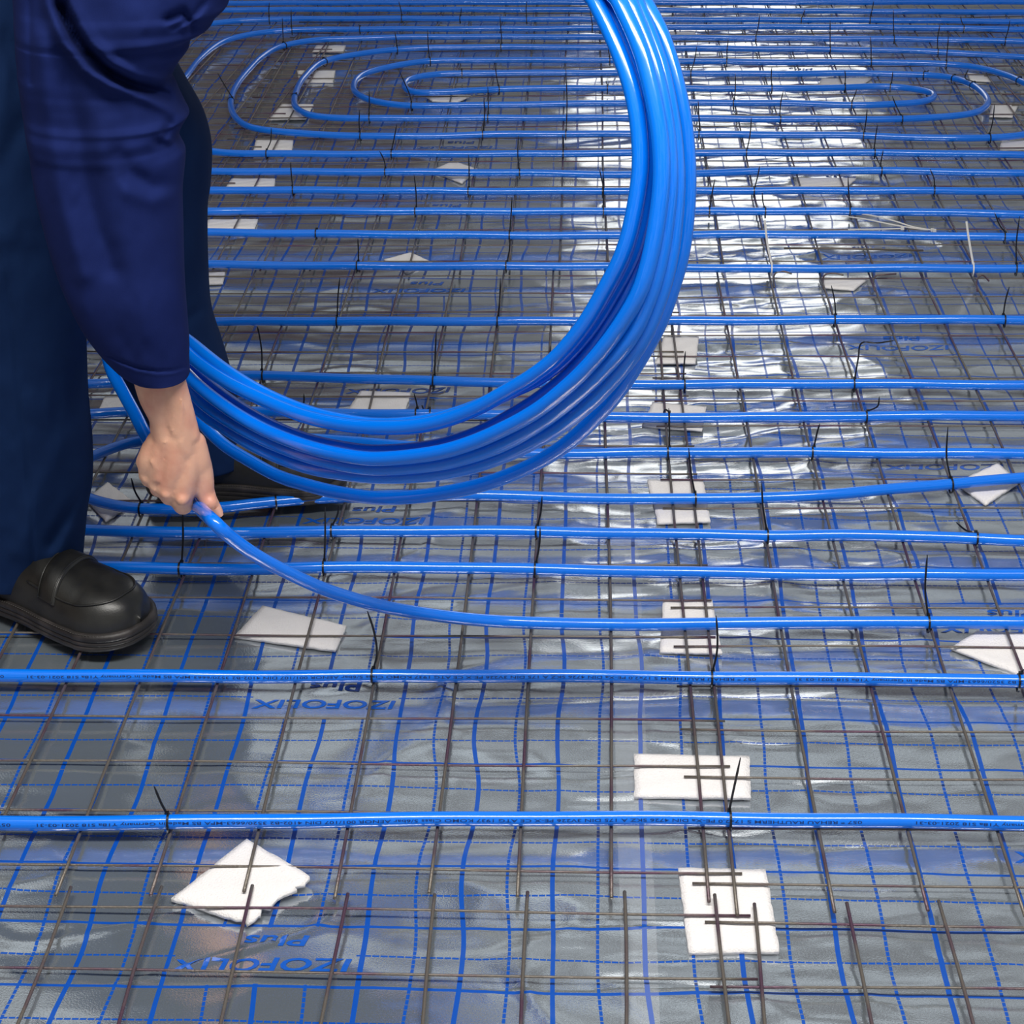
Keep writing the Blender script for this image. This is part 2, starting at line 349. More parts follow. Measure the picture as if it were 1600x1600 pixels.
# bent hooks at the far ends of the right hand panel
for i, (x, y, x2, y2) in enumerate(((1210, 427, 1237, 428), (1287, 430, 1318, 430), (1366, 432, 1400, 428), (1527, 433, 1545, 439))):
    p = np.array([P(x, y+22, .013), P(x-1, y+6, .013), P(x+3, y-1, .018), P((x+x2)/2, y-3, .021), P(x2, y2, .018)])
    tag(link('hooked_wire', *tube(catmull(p, 5), .0017, 8), WIRE), 'short hooked wire end below the pipe with the white ties, %s from left' % ['first', 'second', 'third', 'fourth'][i], 'wire', 'hooked wire ends')

# ------------------------------------------------------------------ laid pipes
PR = .0085; PZ = .0235
def pipe(pts, label, z=PZ, wob=True):
    q = np.array([P(x, y, z) for x, y in pts]); q = catmull(q, 10); q = resample(q, .012)
    q[:, 2] += .0006*np.sin(q[:, 0]*23+q[:, 1]*7)
    return tag(link('heating_pipe', *tube(q, PR, 20), PIPE), label, 'pipe', 'blue heating pipes laid on the mesh'), q
RUNS = {}
RUNS['A'] = ([(-260, 1284), (0, 1286), (200, 1285.5), (400, 1283), (600, 1281), (800, 1279), (1000, 1279), (1200, 1281), (1400, 1283), (1600, 1286), (1850, 1290)], 'blue heating pipe with printed text, nearest to the camera', 'nearest blue pipe')
RUNS['B'] = ([(-260, 1054), (0, 1055), (200, 1056), (400, 1057), (600, 1056.5), (800, 1056), (1000, 1057.5), (1200, 1060), (1400, 1061), (1600, 1065), (1850, 1070)], 'blue heating pipe with printed text, second from the camera, below the toe of the shoe', 'second-nearest blue pipe')
RUNS['D'] = ([(-160, 884), (0, 884), (128, 885), (290, 889), (400, 889), (600, 886), (800, 889), (1000, 893), (1200, 897), (1400, 898), (1600, 898), (1850, 899)], 'blue heating pipe level with the trouser hem, running behind the near shoe', 'pipe level with the trouser hem')
RUNS['E'] = ([(-160, 824), (0, 826), (128, 828), (200, 831), (400, 832), (600, 830), (800, 830.5), (1000, 834), (1200, 837), (1300, 836), (1400, 838), (1500, 840), (1600, 845), (1850, 855)], 'blue heating pipe passing just below the worker’s thumb', 'pipe just below the thumb')
RUNS['FG'] = ([(1850, 715), (1600, 709.5), (1400, 708), (1200, 707), (1050, 707), (900, 709), (750, 705), (640, 697), (550, 689), (450, 684), (330, 681), (215, 690), (141, 715), (112, 734), (112, 757), (133, 776), (175, 789), (220, 795), (290, 795), (350, 792), (400, 787), (500, 779), (600, 774), (700, 774), (800, 775), (1000, 780), (1200, 777), (1300, 773), (1400, 763), (1500, 755), (1600, 747), (1850, 730)], 'blue heating pipe making a U-turn behind the near trouser leg, below the coil', 'U-turn pipe below the coil')
RUNS['H'] = ([(-160, 646), (0, 646), (142, 647), (195, 644), (350, 643), (500, 645), (600, 647), (775, 648), (950, 652), (1200, 652), (1400, 650), (1600, 650), (1850, 651)], 'blue heating pipe glimpsed through the gap between the coil loops', 'pipe seen through the coil gap')
RUNS['I'] = ([(-160, 600), (0, 600), (138, 600), (172, 599), (300, 590), (400, 587), (600, 593), (800, 598), (1000, 601), (1200, 600), (1400, 600), (1600, 602), (1850, 604)], 'blue heating pipe level with the jacket cuff, tied with the bent black tie', 'pipe level with the cuff')
RUNS['J'] = ([(-100, 505), (335, 503), (400, 502), (800, 502), (1200, 501), (1400, 499), (1600, 500), (1850, 502)], 'blue heating pipe alone between wide gaps, level with the middle of the coil', 'pipe between the two wide gaps')
RUNS['K'] = ([(-100, 412), (323, 413), (400, 414), (600, 416), (800, 416), (1000, 417), (1200, 420), (1400, 419), (1600, 420), (1850, 422)], 'blue heating pipe fastened with the two white cable ties', 'pipe with the white ties')
RUNS['L'] = ([(-100, 362), (322, 363), (400, 364), (800, 368), (1000, 368), (1200, 366), (1400, 368), (1600, 371), (1850, 374)], 'blue heating pipe just in front of the loose white cable ties', 'pipe before the loose white ties')
RUNS['M'] = ([(-100, 331), (322, 330.5), (400, 329), (600, 330), (800, 330.5), (1200, 330), (1400, 331), (1600, 335), (1850, 340)], 'blue heating pipe just behind the loose white cable ties', 'pipe behind the loose white ties')
RUNS['N'] = ([(-100, 298), (326, 297.5), (400, 297), (600, 298), (800, 299), (1200, 298), (1400, 298), (1600, 299), (1850, 301)], 'straight blue heating pipe, third below the oval spiral', 'third pipe below the oval spiral')
RUNS['O'] = ([(1850, 273), (1600, 271), (1400, 267), (1200, 267.5), (1000, 273), (800, 270), (400, 268), (327, 267.5), (150, 264), (40, 235), (10, 170), (60, 110), (180, 62), (332, 37), (400, 31), (600, 29), (800, 30), (1000, 31), (1200, 31), (1400, 32), (1600, 34), (1850, 37)], 'blue heating pipe, second turn outside the oval spiral, second run below it', 'second pipe below the oval spiral')
RUNS['P'] = ([(1850, 244), (1600, 242), (1400, 239), (1200, 239), (1000, 239), (800, 240.5), (400, 240), (327, 236), (260, 222), (232, 190), (245, 155), (285, 125), (312, 92), (350, 65), (400, 52), (450, 47.5), (550, 45.5), (800, 45), (1200, 42), (1400, 43), (1600, 46), (1850, 50)], 'blue heating pipe, first turn outside the oval spiral, curving behind the jacket sleeve', 'first turn outside the oval spiral')
SP = [(1850, 112), (1700, 98), (1600, 90), (1500, 83), (1400, 79), (1200, 76.5), (1000, 75), (800, 73.5), (700, 74), (626, 77), (575, 82), (507, 96), (475, 121), (462, 145), (460, 163), (467, 172), (487, 180), (525, 184), (575, 185), (700, 184.5), (1000, 184.5), (1200, 186), (1400, 186), (1475, 182.5), (1525, 175), (1543, 162), (1538, 148), (1517, 132), (1487, 122), (1450, 117.5), (1400, 115.5), (1300, 114.5), (1200, 115.5), (1000, 114), (800, 114), (700, 115.5), (660, 119), (636, 126), (634, 138), (652, 144), (700, 144), (750, 141), (800, 138.5), (1000, 138), (1200, 138.5), (1300, 137), (1375, 135.5), (1412, 137), (1445, 142), (1459, 148), (1453, 155.5), (1425, 161), (1350, 164), (1200, 161), (1000, 161), (800, 163.5), (700, 165), (625, 164), (580, 157), (556, 145), (553, 132), (562, 120), (582, 111), (625, 101), (675, 95.5), (800, 94), (1000, 95), (1200, 97), (1300, 97), (1400, 97.5), (1500, 102), (1540, 108), (1575, 118), (1600, 129), (1650, 150), (1665, 175), (1640, 198), (1600, 210), (1525, 216), (1440, 215), (1350, 212), (1200, 210.5), (1000, 209.5), (800, 209.5), (650, 213), (550, 212), (450, 207), (400, 201), (376, 191), (362, 172), (362, 150), (372, 130), (390, 108), (410, 88), (437, 73), (475, 65), (525, 61), (650, 58), (800, 57.5), (1000, 58.5), (1200, 60), (1400, 61), (1600, 65), (1850, 70)]
RUNS['S'] = (SP, 'continuous blue heating pipe wound into the oval double spiral at the top', '')
RUNS['V'] = ([(-100, 19), (345, 16), (400, 15), (800, 15), (1200, 17), (1600, 19), (1850, 20)], 'straight blue heating pipe second from the top edge, beyond the oval spiral', 'second pipe from the top edge')
RUNS['W'] = ([(-100, 6), (345, 5), (800, 4), (1200, 4), (1600, 3), (1850, 3)], 'straight blue heating pipe farthest away, along the top edge', 'pipe along the top edge')
PQ = {}; PO = {}
for k, (pts, lab, _) in RUNS.items(): PO[k], PQ[k] = pipe(pts, lab)

# printed lettering on the two nearest pipes (bent round the pipe)
TXT = '057 * REHAU RAUTHERM S 17x2,0 PE-Xa DIN 4726 SKZ A 175 DIN 3V226 PE-X CE ATG 1937 KOMO Class 5/6bar AENOR 001/107 DIN 4102-B2 3520/6663-MPA BS Made in Germany Y18a S18 2021-03-31'
bm = text_mesh(TXT, .0048, .00004, 1.0); bmesh.ops.triangulate(bm, faces=bm.faces[:]); tv, tf = bm_geo(bm); bm.free()
tw = tv[:, 0].max()-tv[:, 0].min(); print('TEXTW', tw)
def pipe_text(key, x_right, rep=2):
    q = PQ[key]; xs = q[:, 0]; o = np.argsort(xs)
    Lw = .93; base = tv.copy(); base[:, 0] = (base[:, 0]-tv[:, 0].min())*Lw/tw
    for k in range(rep):
        X = x_right-k*(Lw+.03)-base[:, 0]; h = base[:, 1]-.0016
        a = math.radians(-8)+h/PR*-1.0      # angle from the camera-facing direction, text upside down
        # direction facing camera: elevation ~30 degrees
        el = math.radians(22)-h/PR*1.0
        Yc = np.interp(X, xs[o], q[o, 1]); Zc = np.interp(X, xs[o], q[o, 2]); r = PR+.00018
        link('printed_lettering', np.stack([X, Yc-r*np.cos(el), Zc+r*np.sin(el)], -1), tf, INK, PO[key], False)
pipe_text('A', P(1345, 1281, PZ)[0]+.0); pipe_text('A', P(1345, 1281, PZ)[0]+.99, 1)
pipe_text('B', P(1180, 1058, PZ)[0]); pipe_text('B', P(1180, 1058, PZ)[0]+.98, 1)

# ------------------------------------------------------------------ coil held in the air, with its loose end led through the hand to the floor
def invz(px, py): return .3761+.000179*px-.0000235*py
def invz3(px, py): return .3510+.000174*px-.0000245*py
def loop(vis, dz, hid, iz=invz):
    q = []
    for x, y in vis: q.append(WZ(x, y, 1/iz(x, y)+dz))
    for x, y in hid: q.append(WZ(x, y, 1/iz(x, y)+dz))
    return resample(catmull(q+[q[0]], 10), .012)[:-1]
def hid(k):   # unseen part of each loop: up behind the sleeve, over the top and back
    return [(232-k*3, 478+k*7), (178-k*3, 390+k*6), (150-k*3, 270+k*4), (168-k*3, 130), (240-k*2, 0-k*3), (370, -120-k*8), (540, -180-k*10), (700, -175-k*10), (830+k*4, -110-k*6)]
L1b = [(929, 0), (954, 50), (976, 104), (991, 155), (999, 210), (1000, 270), (987, 350), (972, 400), (945, 453), (913, 507), (872, 556), (832, 588), (800, 607), (750, 635), (700, 655), (650, 666), (590, 668), (535, 663), (475, 650), (410, 624), (350, 594), (295, 553)]
L1a = [(942, 0), (967, 50), (989, 104), (1004, 155), (1011, 210), (1012, 270), (1000, 350), (985, 402), (956, 458), (922, 512), (880, 560), (838, 592), (800, 610), (750, 634), (700, 651), (650, 661), (590, 664), (535, 657), (475, 642), (410, 614), (350, 577), (294, 533)]
L2b = [(966, 0), (992, 55), (1008, 100), (1028, 200), (1036, 290), (1030, 350), (1032, 410), (1020, 447), (1000, 492), (967, 535), (922, 580), (882, 615), (840, 645), (800, 666), (740, 692), (680, 708), (590, 717), (535, 711), (475, 696), (410, 670), (350, 634), (295, 588)]
L2b = [(966, 0), (992, 55), (1008, 100), (1028, 190), (1034, 270), (1026, 350), (1014, 410), (1000, 455), (975, 500), (945, 542), (910, 582), (875, 614), (840, 641), (800, 664), (740, 691), (680, 708), (590, 717), (535, 711), (475, 696), (410, 670), (350, 634), (295, 588)]
L2a = [(955, 0), (988, 75), (1004, 120), (1020, 200), (1023, 270), (1014, 350), (1000, 405), (982, 455), (955, 500), (925, 545), (890, 585), (850, 618), (810, 644), (750, 676), (680, 698), (590, 706), (535, 700), (475, 686), (410, 658), (350, 620), (294, 572)]
L2c = [(982, 0), (1010, 70), (1026, 120), (1041, 200), (1046, 280), (1040, 350), (1030, 410), (1016, 460), (990, 520), (955, 565), (915, 605), (870, 643), (830, 670), (790, 692), (740, 711), (680, 725), (590, 732), (535, 726), (475, 711), (410, 686), (350, 653), (310, 622)]
L2d = [(992, 0), (1020, 70), (1036, 120), (1051, 200), (1057, 280), (1053, 350), (1045, 410), (1032, 460), (1005, 528), (970, 578), (925, 626), (875, 666), (830, 692), (790, 711), (740, 728), (680, 740), (600, 745), (535, 740), (475, 728), (410, 703), (350, 668), (305, 634)]
L3 = [(1005, 0), (1027, 40), (1041, 75), (1058, 135), (1070, 200), (1075, 270), (1073, 330), (1065, 395), (1050, 450), (1030, 505), (1000, 560), (965, 613), (930, 653), (890, 690), (850, 717), (800, 741), (750, 758), (700, 769), (650, 776), (590, 778), (525, 769), (480, 758), (435, 744), (390, 720), (350, 695), (318, 664), (306, 645)]
coil = empty('pipe_coil', tuple(WZ(590, 740, 2.2)[:2])+(0,))
coil.location.z = float(WZ(590, 745, 2.2)[2])
tag(coil, 'large coil of bright blue heating pipe hanging in the air behind the worker’s hand', 'pipe coil')
for k, (L, dz, iz) in enumerate(((L1b, 0, invz), (L1a, .017, invz), (L2a, .036, invz), (L2b, .0, invz), (L2c, .017, invz), (L2d, .034, invz), (L3, 0., invz3))):
    part('coil_loop', tube(loop(L, dz, hid(k), iz), PR, 20, closed=True), PIPE, coil)
# strand: behind the sleeve -> hand -> floor
st = [WZ(160, 500, 2.50), WZ(166, 545, 2.50), WZ(175, 580, 2.48), WZ(193, 614, 2.46), WZ(212, 649, 2.43), WZ(226, 677, 2.40), WY(247, 712, 2.088), WY(274, 750, 2.082), WY(302, 783, 2.080)]
def zs(x): return .0235+.30*max(0., (880-x)/576)**2.0
for x, y in ((335, 816), (361, 840), (400, 868), (450, 895), (500, 918), (550, 935), (600, 948), (650, 957), (700, 964), (750, 969), (800, 972), (900, 975), (1000, 976), (1200, 973.5), (1400, 972.5), (1600, 973), (1850, 975)): st.append(P(x, y, zs(x)))
st = resample(catmull(np.array(st), 10), .012); PQ['C'] = st[st[:, 2] < .03]
part('loose_end', tube(st, PR, 20), PIPE, coil)
RUNS['C'] = (None, None, 'pipe coming down from the hand')

# ------------------------------------------------------------------ cable ties
ORD = ['first', 'second', 'third', 'fourth', 'fifth', 'sixth', 'seventh', 'eighth', 'ninth', 'tenth', 'eleventh', 'twelfth', 'thirteenth']
RN = {k: v[2] for k, v in RUNS.items()}
RN.update({'Qb': 'lowest spiral run', 'Rb': 'second-lowest spiral run', 'Sb': 'third-lowest spiral run', 'Tb': 'innermost spiral loop, lower side',
           'Tt': 'innermost spiral loop, upper side', 'St': 'third-highest spiral run', 'Rt': 'second-highest spiral run', 'Qt': 'highest spiral run', 'Pt': 'first run above the oval spiral', 'Ot': 'second run above the oval spiral'})
T = [('A', 258, 1272, [(252, 1255), (241, 1229)]), ('A', 1137, 1272, [(1146, 1235), (1157, 1184)]),
 ('B', 586, 1047, [(589, 1020), (584, 985), (574, 955)]), ('B', 1115, 1048, [(1120, 1020), (1121, 995), (1119, 962)]), ('B', 1598, 1054, [(1600, 1046)]),
 ('C', 1450, 961, [(1446, 930), (1446, 905), (1449, 867)]),
 ('D', 286, 877, [(286, 840), (285, 790)]), ('D', 508, 876, [(508, 840), (508, 792)]), ('D', 839, 880, [(843, 850), (844, 824)]),
 ('E', 521, 822, [(527, 805), (530, 790)]), ('E', 842, 822, [(845, 800), (847, 776)]), ('E', 1196, 829, [(1192, 790), (1190, 755)]), ('E', 1522, 832, [(1510, 829), (1494, 816)]),
 ('F', 221, 786, [(211, 768), (205, 747)]), ('F', 437, 776, [(440, 770)]), ('F', 1085, 772, [(1080, 740), (1076, 700)]), ('F', 1486, 748, [(1479, 715), (1481, 667)]),
 ('G', 1049, 700, [(1046, 665), (1045, 638)]), ('G', 1275, 699, [(1277, 675), (1281, 662)]),
 ('H', 474, 637, [(475, 626), (475, 615)]), ('H', 654, 642, [(651, 630), (647, 615)]), ('H', 670, 643, [(663, 640), (659, 633)]), ('H', 1046, 645, [(1040, 640), (1036, 646)]), ('H', 1359, 643, [(1371, 635), (1374, 620)]),
 ('I', 407, 578, [(409, 550), (405, 522), (402, 510)]), ('I', 681, 586, [(680, 555), (682, 514)]), ('I', 859, 592, [(859, 565), (860, 540)]), ('I', 1066, 594, [(1069, 570), (1071, 549)]), ('I', 1337, 590, [(1341, 560), (1346, 536), (1370, 536), (1398, 532)]),
 ('J', 527, 494, [(528, 465), (531, 433)]), ('J', 780, 494, [(781, 465), (782, 434)]), ('J', 1308, 492, [(1304, 470), (1299, 446)]), ('J', 1566, 490, [(1571, 470), (1577, 448)]),
 ('K', 562, 409, [(560, 390), (559, 373)]), ('K', 794, 410, [(796, 390), (797, 374)]), ('K', 1588, 414, [(1588, 380), (1593, 338)]),
 ('L', 497, 359, [(492, 356)]), ('L', 797, 360, [(799, 330), (800, 308)]), ('L', 1572, 365, [(1562, 352), (1554, 332)]),
 ('M', 652, 324, [(650, 300), (647, 273)]), ('M', 942, 324, [(943, 300), (942, 262)]), ('M', 1110, 323, [(1113, 300), (1117, 280)]), ('M', 1330, 325, [(1326, 300), (1325, 275)]), ('M', 1193, 326, [(1192, 315), (1191, 301)]),
 ('N', 456, 292, [(455, 270), (454, 253)]), ('N', 734, 293, [(733, 265), (732, 242)]), ('N', 944, 293, [(940, 280), (937, 265)]), ('N', 1181, 293, [(1184, 275), (1187, 259)]), ('N', 1461, 293, [(1459, 278), (1453, 264)]),
 ('O', 603, 263, [(600, 250), (593, 236)]), ('O', 809, 264, [(809, 240), (810, 212)]), ('O', 1374, 263, [(1377, 250), (1380, 235)]),
 ('P', 417, 236, [(423, 220), (424, 200)]), ('P', 612, 236, [(616, 215), (620, 194)]), ('P', 881, 235, [(880, 222), (879, 210)]), ('P', 1169, 235, [(1172, 210), (1174, 184)]), ('P', 1365, 235, [(1368, 215), (1371, 195)]),
 ('Qb', 560, 206, [(561, 190), (562, 172)]), ('Qb', 757, 206, [(757, 180), (756, 152)]), ('Qb', 885, 205, [(886, 160), (884, 108)]), ('Qb', 1094, 206, [(1092, 180), (1091, 158)]), ('Qb', 1352, 207, [(1353, 190), (1355, 170)]), ('Qb', 1547, 210, [(1551, 190), (1554, 162)]),
 ('Rb', 576, 180, [(577, 160), (577, 140)]), ('Rb', 764, 180, [(763, 160), (762, 135)]), ('Rb', 1217, 181, [(1220, 160), (1224, 142)]), ('Rb', 1406, 182, [(1400, 165), (1394, 150)]),
 ('Sb', 642, 160, [(639, 145), (622, 107)]), ('Sb', 1149, 157, [(1149, 140), (1149, 115)]), ('Sb', 1332, 160, [(1335, 150), (1339, 139)]),
 ('Tb', 779, 135, [(776, 120), (774, 104)]), ('Tb', 950, 134, [(948, 130), (947, 126)]), ('Tb', 1206, 134, [(1205, 120), (1206, 105)]), ('Tb', 1321, 133, [(1321, 120), (1320, 110)]), ('Tb', 1394, 132, [(1394, 122), (1395, 112)]),
 ('Tt', 721, 111, [(722, 106)]), ('Tt', 1081, 110, [(1085, 95), (1089, 72)]), ('Tt', 1446, 114, [(1449, 112), (1451, 109)]),
 ('St', 670, 92, [(669, 70), (668, 47)]), ('St', 952, 91, [(951, 80), (951, 70)]), ('St', 1136, 92, [(1136, 78), (1138, 61)]), ('St', 1361, 93, [(1361, 75), (1360, 57)]), ('St', 1477, 97, [(1480, 80), (1482, 56)]),
 ('Rt', 507, 93, [(505, 90)]), ('Rt', 621, 74, [(619, 62), (617, 50)]), ('Rt', 785, 70, [(783, 50), (781, 25)]), ('Rt', 1297, 73, [(1297, 50), (1297, 32)]), ('Rt', 1463, 77, [(1465, 60), (1469, 37)]),
 ('Qt', 444, 68, [(442, 50), (441, 28)]), ('Qt', 1182, 57, [(1185, 40), (1187, 22)]), ('Qt', 1396, 58, [(1396, 38), (1396, 15)]), ('Qt', 1572, 60, [(1575, 48), (1578, 32)]),
 ('Pt', 455, 43, [(455, 30), (455, 15)]), ('Pt', 563, 41, [(560, 38)]), ('Pt', 926, 40, [(924, 28), (922, 17)]), ('Pt', 1504, 40, [(1502, 32), (1501, 24)]),
 ('Ot', 420, 26, [(420, 15), (421, 4)]), ('Ot', 628, 26, [(626, 14), (623, 2)]), ('Ot', 720, 26, [(721, 12)]), ('Ot', 1255, 27, [(1256, 20), (1258, 14)]), ('Ot', 1360, 28, [(1363, 14), (1365, 2)]), ('Ot', 822, 26, [(822, 14), (823, 2)])]
T += [('curveL', 360, 152, [(352, 135), (340, 114)]), ('curveL', 466, 147, [(464, 144)]), ('curveR', 1592, 124, [(1590, 120)]), ('curveR', 1490, 120, [(1489, 117)]), ('curveR', 1519, 131, [(1508, 122), (1513, 108)])]
RN['curveL'] = 'left bend of the oval spiral'; RN['curveR'] = 'right bend of the oval spiral'; RN['F'] = 'lower arm of the U-turn pipe'; RN['G'] = 'upper arm of the U-turn pipe'
QK = {'F': 'FG', 'G': 'FG', 'Pt': 'P', 'Ot': 'O'}
allS = PQ['S']
def tie_geo(q, bx, by, tail, zoff=0.):
    """nearest point of the pipe to the pixel, then band, head and tail there"""
    d = q-CC; zz = d@cF; u = 800+FPX*(d@cR)/zz; v = 800-FPX*(d@cU)/zz
    i = int(np.argmin((u-bx)**2+(v-by-6)**2)); i = min(max(i, 1), len(q)-2)
    c = q[i]; t = q[i+1]-q[i-1]; t /= np.linalg.norm(t); n = np.array([-t[1], t[0], 0]); n /= np.linalg.norm(n)+1e-9
    if n[1] < 0: n = -n
    ang = np.linspace(0, 2*math.pi, 21); rr = PR+.0009
    band = np.array([c+n*rr*math.cos(a)+np.array([0, 0, 1])*(rr*math.sin(a) if math.sin(a) > 0 else (rr+.0055)*math.sin(a)) for a in ang])
    band = strip(band, .0026, .0011, t)
    hp = WY(bx, by, c[1]+n[1]*.003) ; hp[2] = max(hp[2], c[2]+PR*.75)
    hp = c+n*(PR*.55)+np.array([0, 0, PR*.95])+t*((hp-c)@t)*.5
    head = box(hp, (.0024, .0022, .0026), math.atan2(t[1], t[0]))
    w_ = [hp]+[WY(x, y, hp[1]+.001*k) for k, (x, y) in enumerate(tail, 1)]
    tl = catmull(np.array(w_), 5); wd = np.full(len(tl), .0026); wd[-2:] = (.0018, .0010)
    return band, head, strip(tl, wd, .0011, (1, 0, 0)), c
cnt = {}
for r in sorted(set(t[0] for t in T)):
    for k, t in enumerate(sorted([t for t in T if t[0] == r], key=lambda t: t[1])): cnt[(t[0], t[1])] = (k, sum(1 for s in T if s[0] == r))
for r, bx, by, tail in T:
    q = PQ.get(QK.get(r, r), allS); band, head, tl, c = tie_geo(q, bx, by, tail)
    k, n = cnt[(r, bx)]; dx = tail[-1][0]-bx; dy = by-tail[-1][1]
    shape = 'cut-short' if dy < 9 else ('left-leaning' if dx < -.18*dy else 'right-leaning' if dx > .18*dy else 'upright')
    if (r, bx) == ('I', 1337): shape = 'sharply bent'
    pos = 'only one' if n == 1 else ('%s from left' % ORD[k])
    lab = 'black cable tie, %s tail, %s on %s' % (shape, pos, RN[r])
    rt = empty('cable_tie', c-np.array([0, 0, PR])); tag(rt, lab, 'cable tie', 'black cable ties on the pipes')
    if by > 150:
        part('band', band, BLACK, rt, False); part('head', head, BLACK, rt, False); part('tail', tl, BLACK, rt, False)
    else:
        part('tie_strap', merge(band, head, tl), BLACK, rt, False)
for (bx, by, tail, lab) in ((1200, 411, [(1199, 380), (1195, 344)], 'white cable tie standing upright beside the coil, left one on the pipe'), (1515, 411, [(1514, 375), (1510, 346)], 'white cable tie standing upright near the right edge of the photo')):
    band, head, tl, c = tie_geo(PQ['K'], bx+6, by, tail)
    rt = empty('cable_tie', c-np.array([0, 0, PR])); tag(rt, lab, 'cable tie', 'white cable ties standing on the pipe')
    band = (band[0], band[1]); part('band', band, WHITE, rt, False); part('head', head, WHITE, rt, False)
    tl = strip(catmull(np.array([head[0].mean(0)]+[WY(x, y, c[1]+.006) for x, y in tail]), 5), .0040, .0013, (1, 0, 0)); part('tail', tl, WHITE, rt, False)
for pts, lab in (([(1315, 337.5), (1350, 342), (1400, 352), (1440, 358), (1457, 359)], 'loose white cable tie lying on the mesh, lower of the two curved ones'), ([(1336, 333), (1365, 337), (1400, 346), (1425, 354), (1460, 360)], 'loose white cable tie lying on the mesh, upper of the two curved ones'), ([(1325, 358.5), (1370, 358), (1410, 357)], 'loose white cable tie lying straight along the pipe')):
    q = catmull(np.array([P(x, y, .019+.002*i) for i, (x, y) in enumerate(pts)]), 5)
    rt = empty('cable_tie', q[0]); tag(rt, lab, 'cable tie', 'loose white cable ties'); part('strap', strip(q, .0042, .0013, (0, 1, 0)), WHITE, rt, False); part('head', box(q[-1], (.0035, .0028, .0026)), WHITE, rt, False)
# dark loose rod on the foil near the loose ties
tag(link('steel_rod', *tube(np.array([P(1225, 388, .018), P(1300, 388, .018), P(1443, 391.5, .018)]), .0022, 8), WIRE), 'dark loose steel rod lying behind the pipe with the white ties', 'rod')

# ------------------------------------------------------------------ foam pads under the mesh
def foam(c4, lift=(0, 0, 0, 0), th=.0042, label='', ragged=0.):
    n = 14; z0 = .0022
    q = [P(x, y, z0+th+l) for (x, y), l in zip(c4, lift)]     # TL TR BR BL in the photo
    top = np.zeros((n+1, n+1, 3))
    for i in range(n+1):
        for j in range(n+1):
            a, b = i/n, j/n; p = (q[0]*(1-b)+q[1]*b)*(1-a)+(q[3]*(1-b)+q[2]*b)*a
            e = min(a, 1-a, b, 1-b)
            p = p+np.array([random.uniform(-1, 1), random.uniform(-1, 1), 0])*(.0007+ragged*(b > .9))*(1 if e == 0 else .2)
            p[2] += -.0012*(e == 0)+.0006*math.sin(i*1.1+j*.7)*(e > 0); top[i, j] = p
    bot = top.copy(); bot[:, :, 2] -= th
    V = np.concatenate([top.reshape(-1, 3), bot.reshape(-1, 3)]); N = (n+1)**2; F = []; I = lambda i, j: i*(n+1)+j
    for i in range(n):
        for j in range(n): F += [(I(i, j), I(i+1, j), I(i+1, j+1), I(i, j+1)), (N+I(i, j), N+I(i, j+1), N+I(i+1, j+1), N+I(i+1, j))]
    rim = [I(0, j) for j in range(n)]+[I(i, n) for i in range(n)]+[I(n, j) for j in range(n, 0, -1)]+[I(i, 0) for i in range(n, 0, -1)]
    for k in range(len(rim)): a, b = rim[k], rim[(k+1) % len(rim)]; F.append((a, b, N+b, N+a))
    return tag(link('foam_pad', V, F, FOAM), label, 'foam pad', 'white foam pads under the mesh')
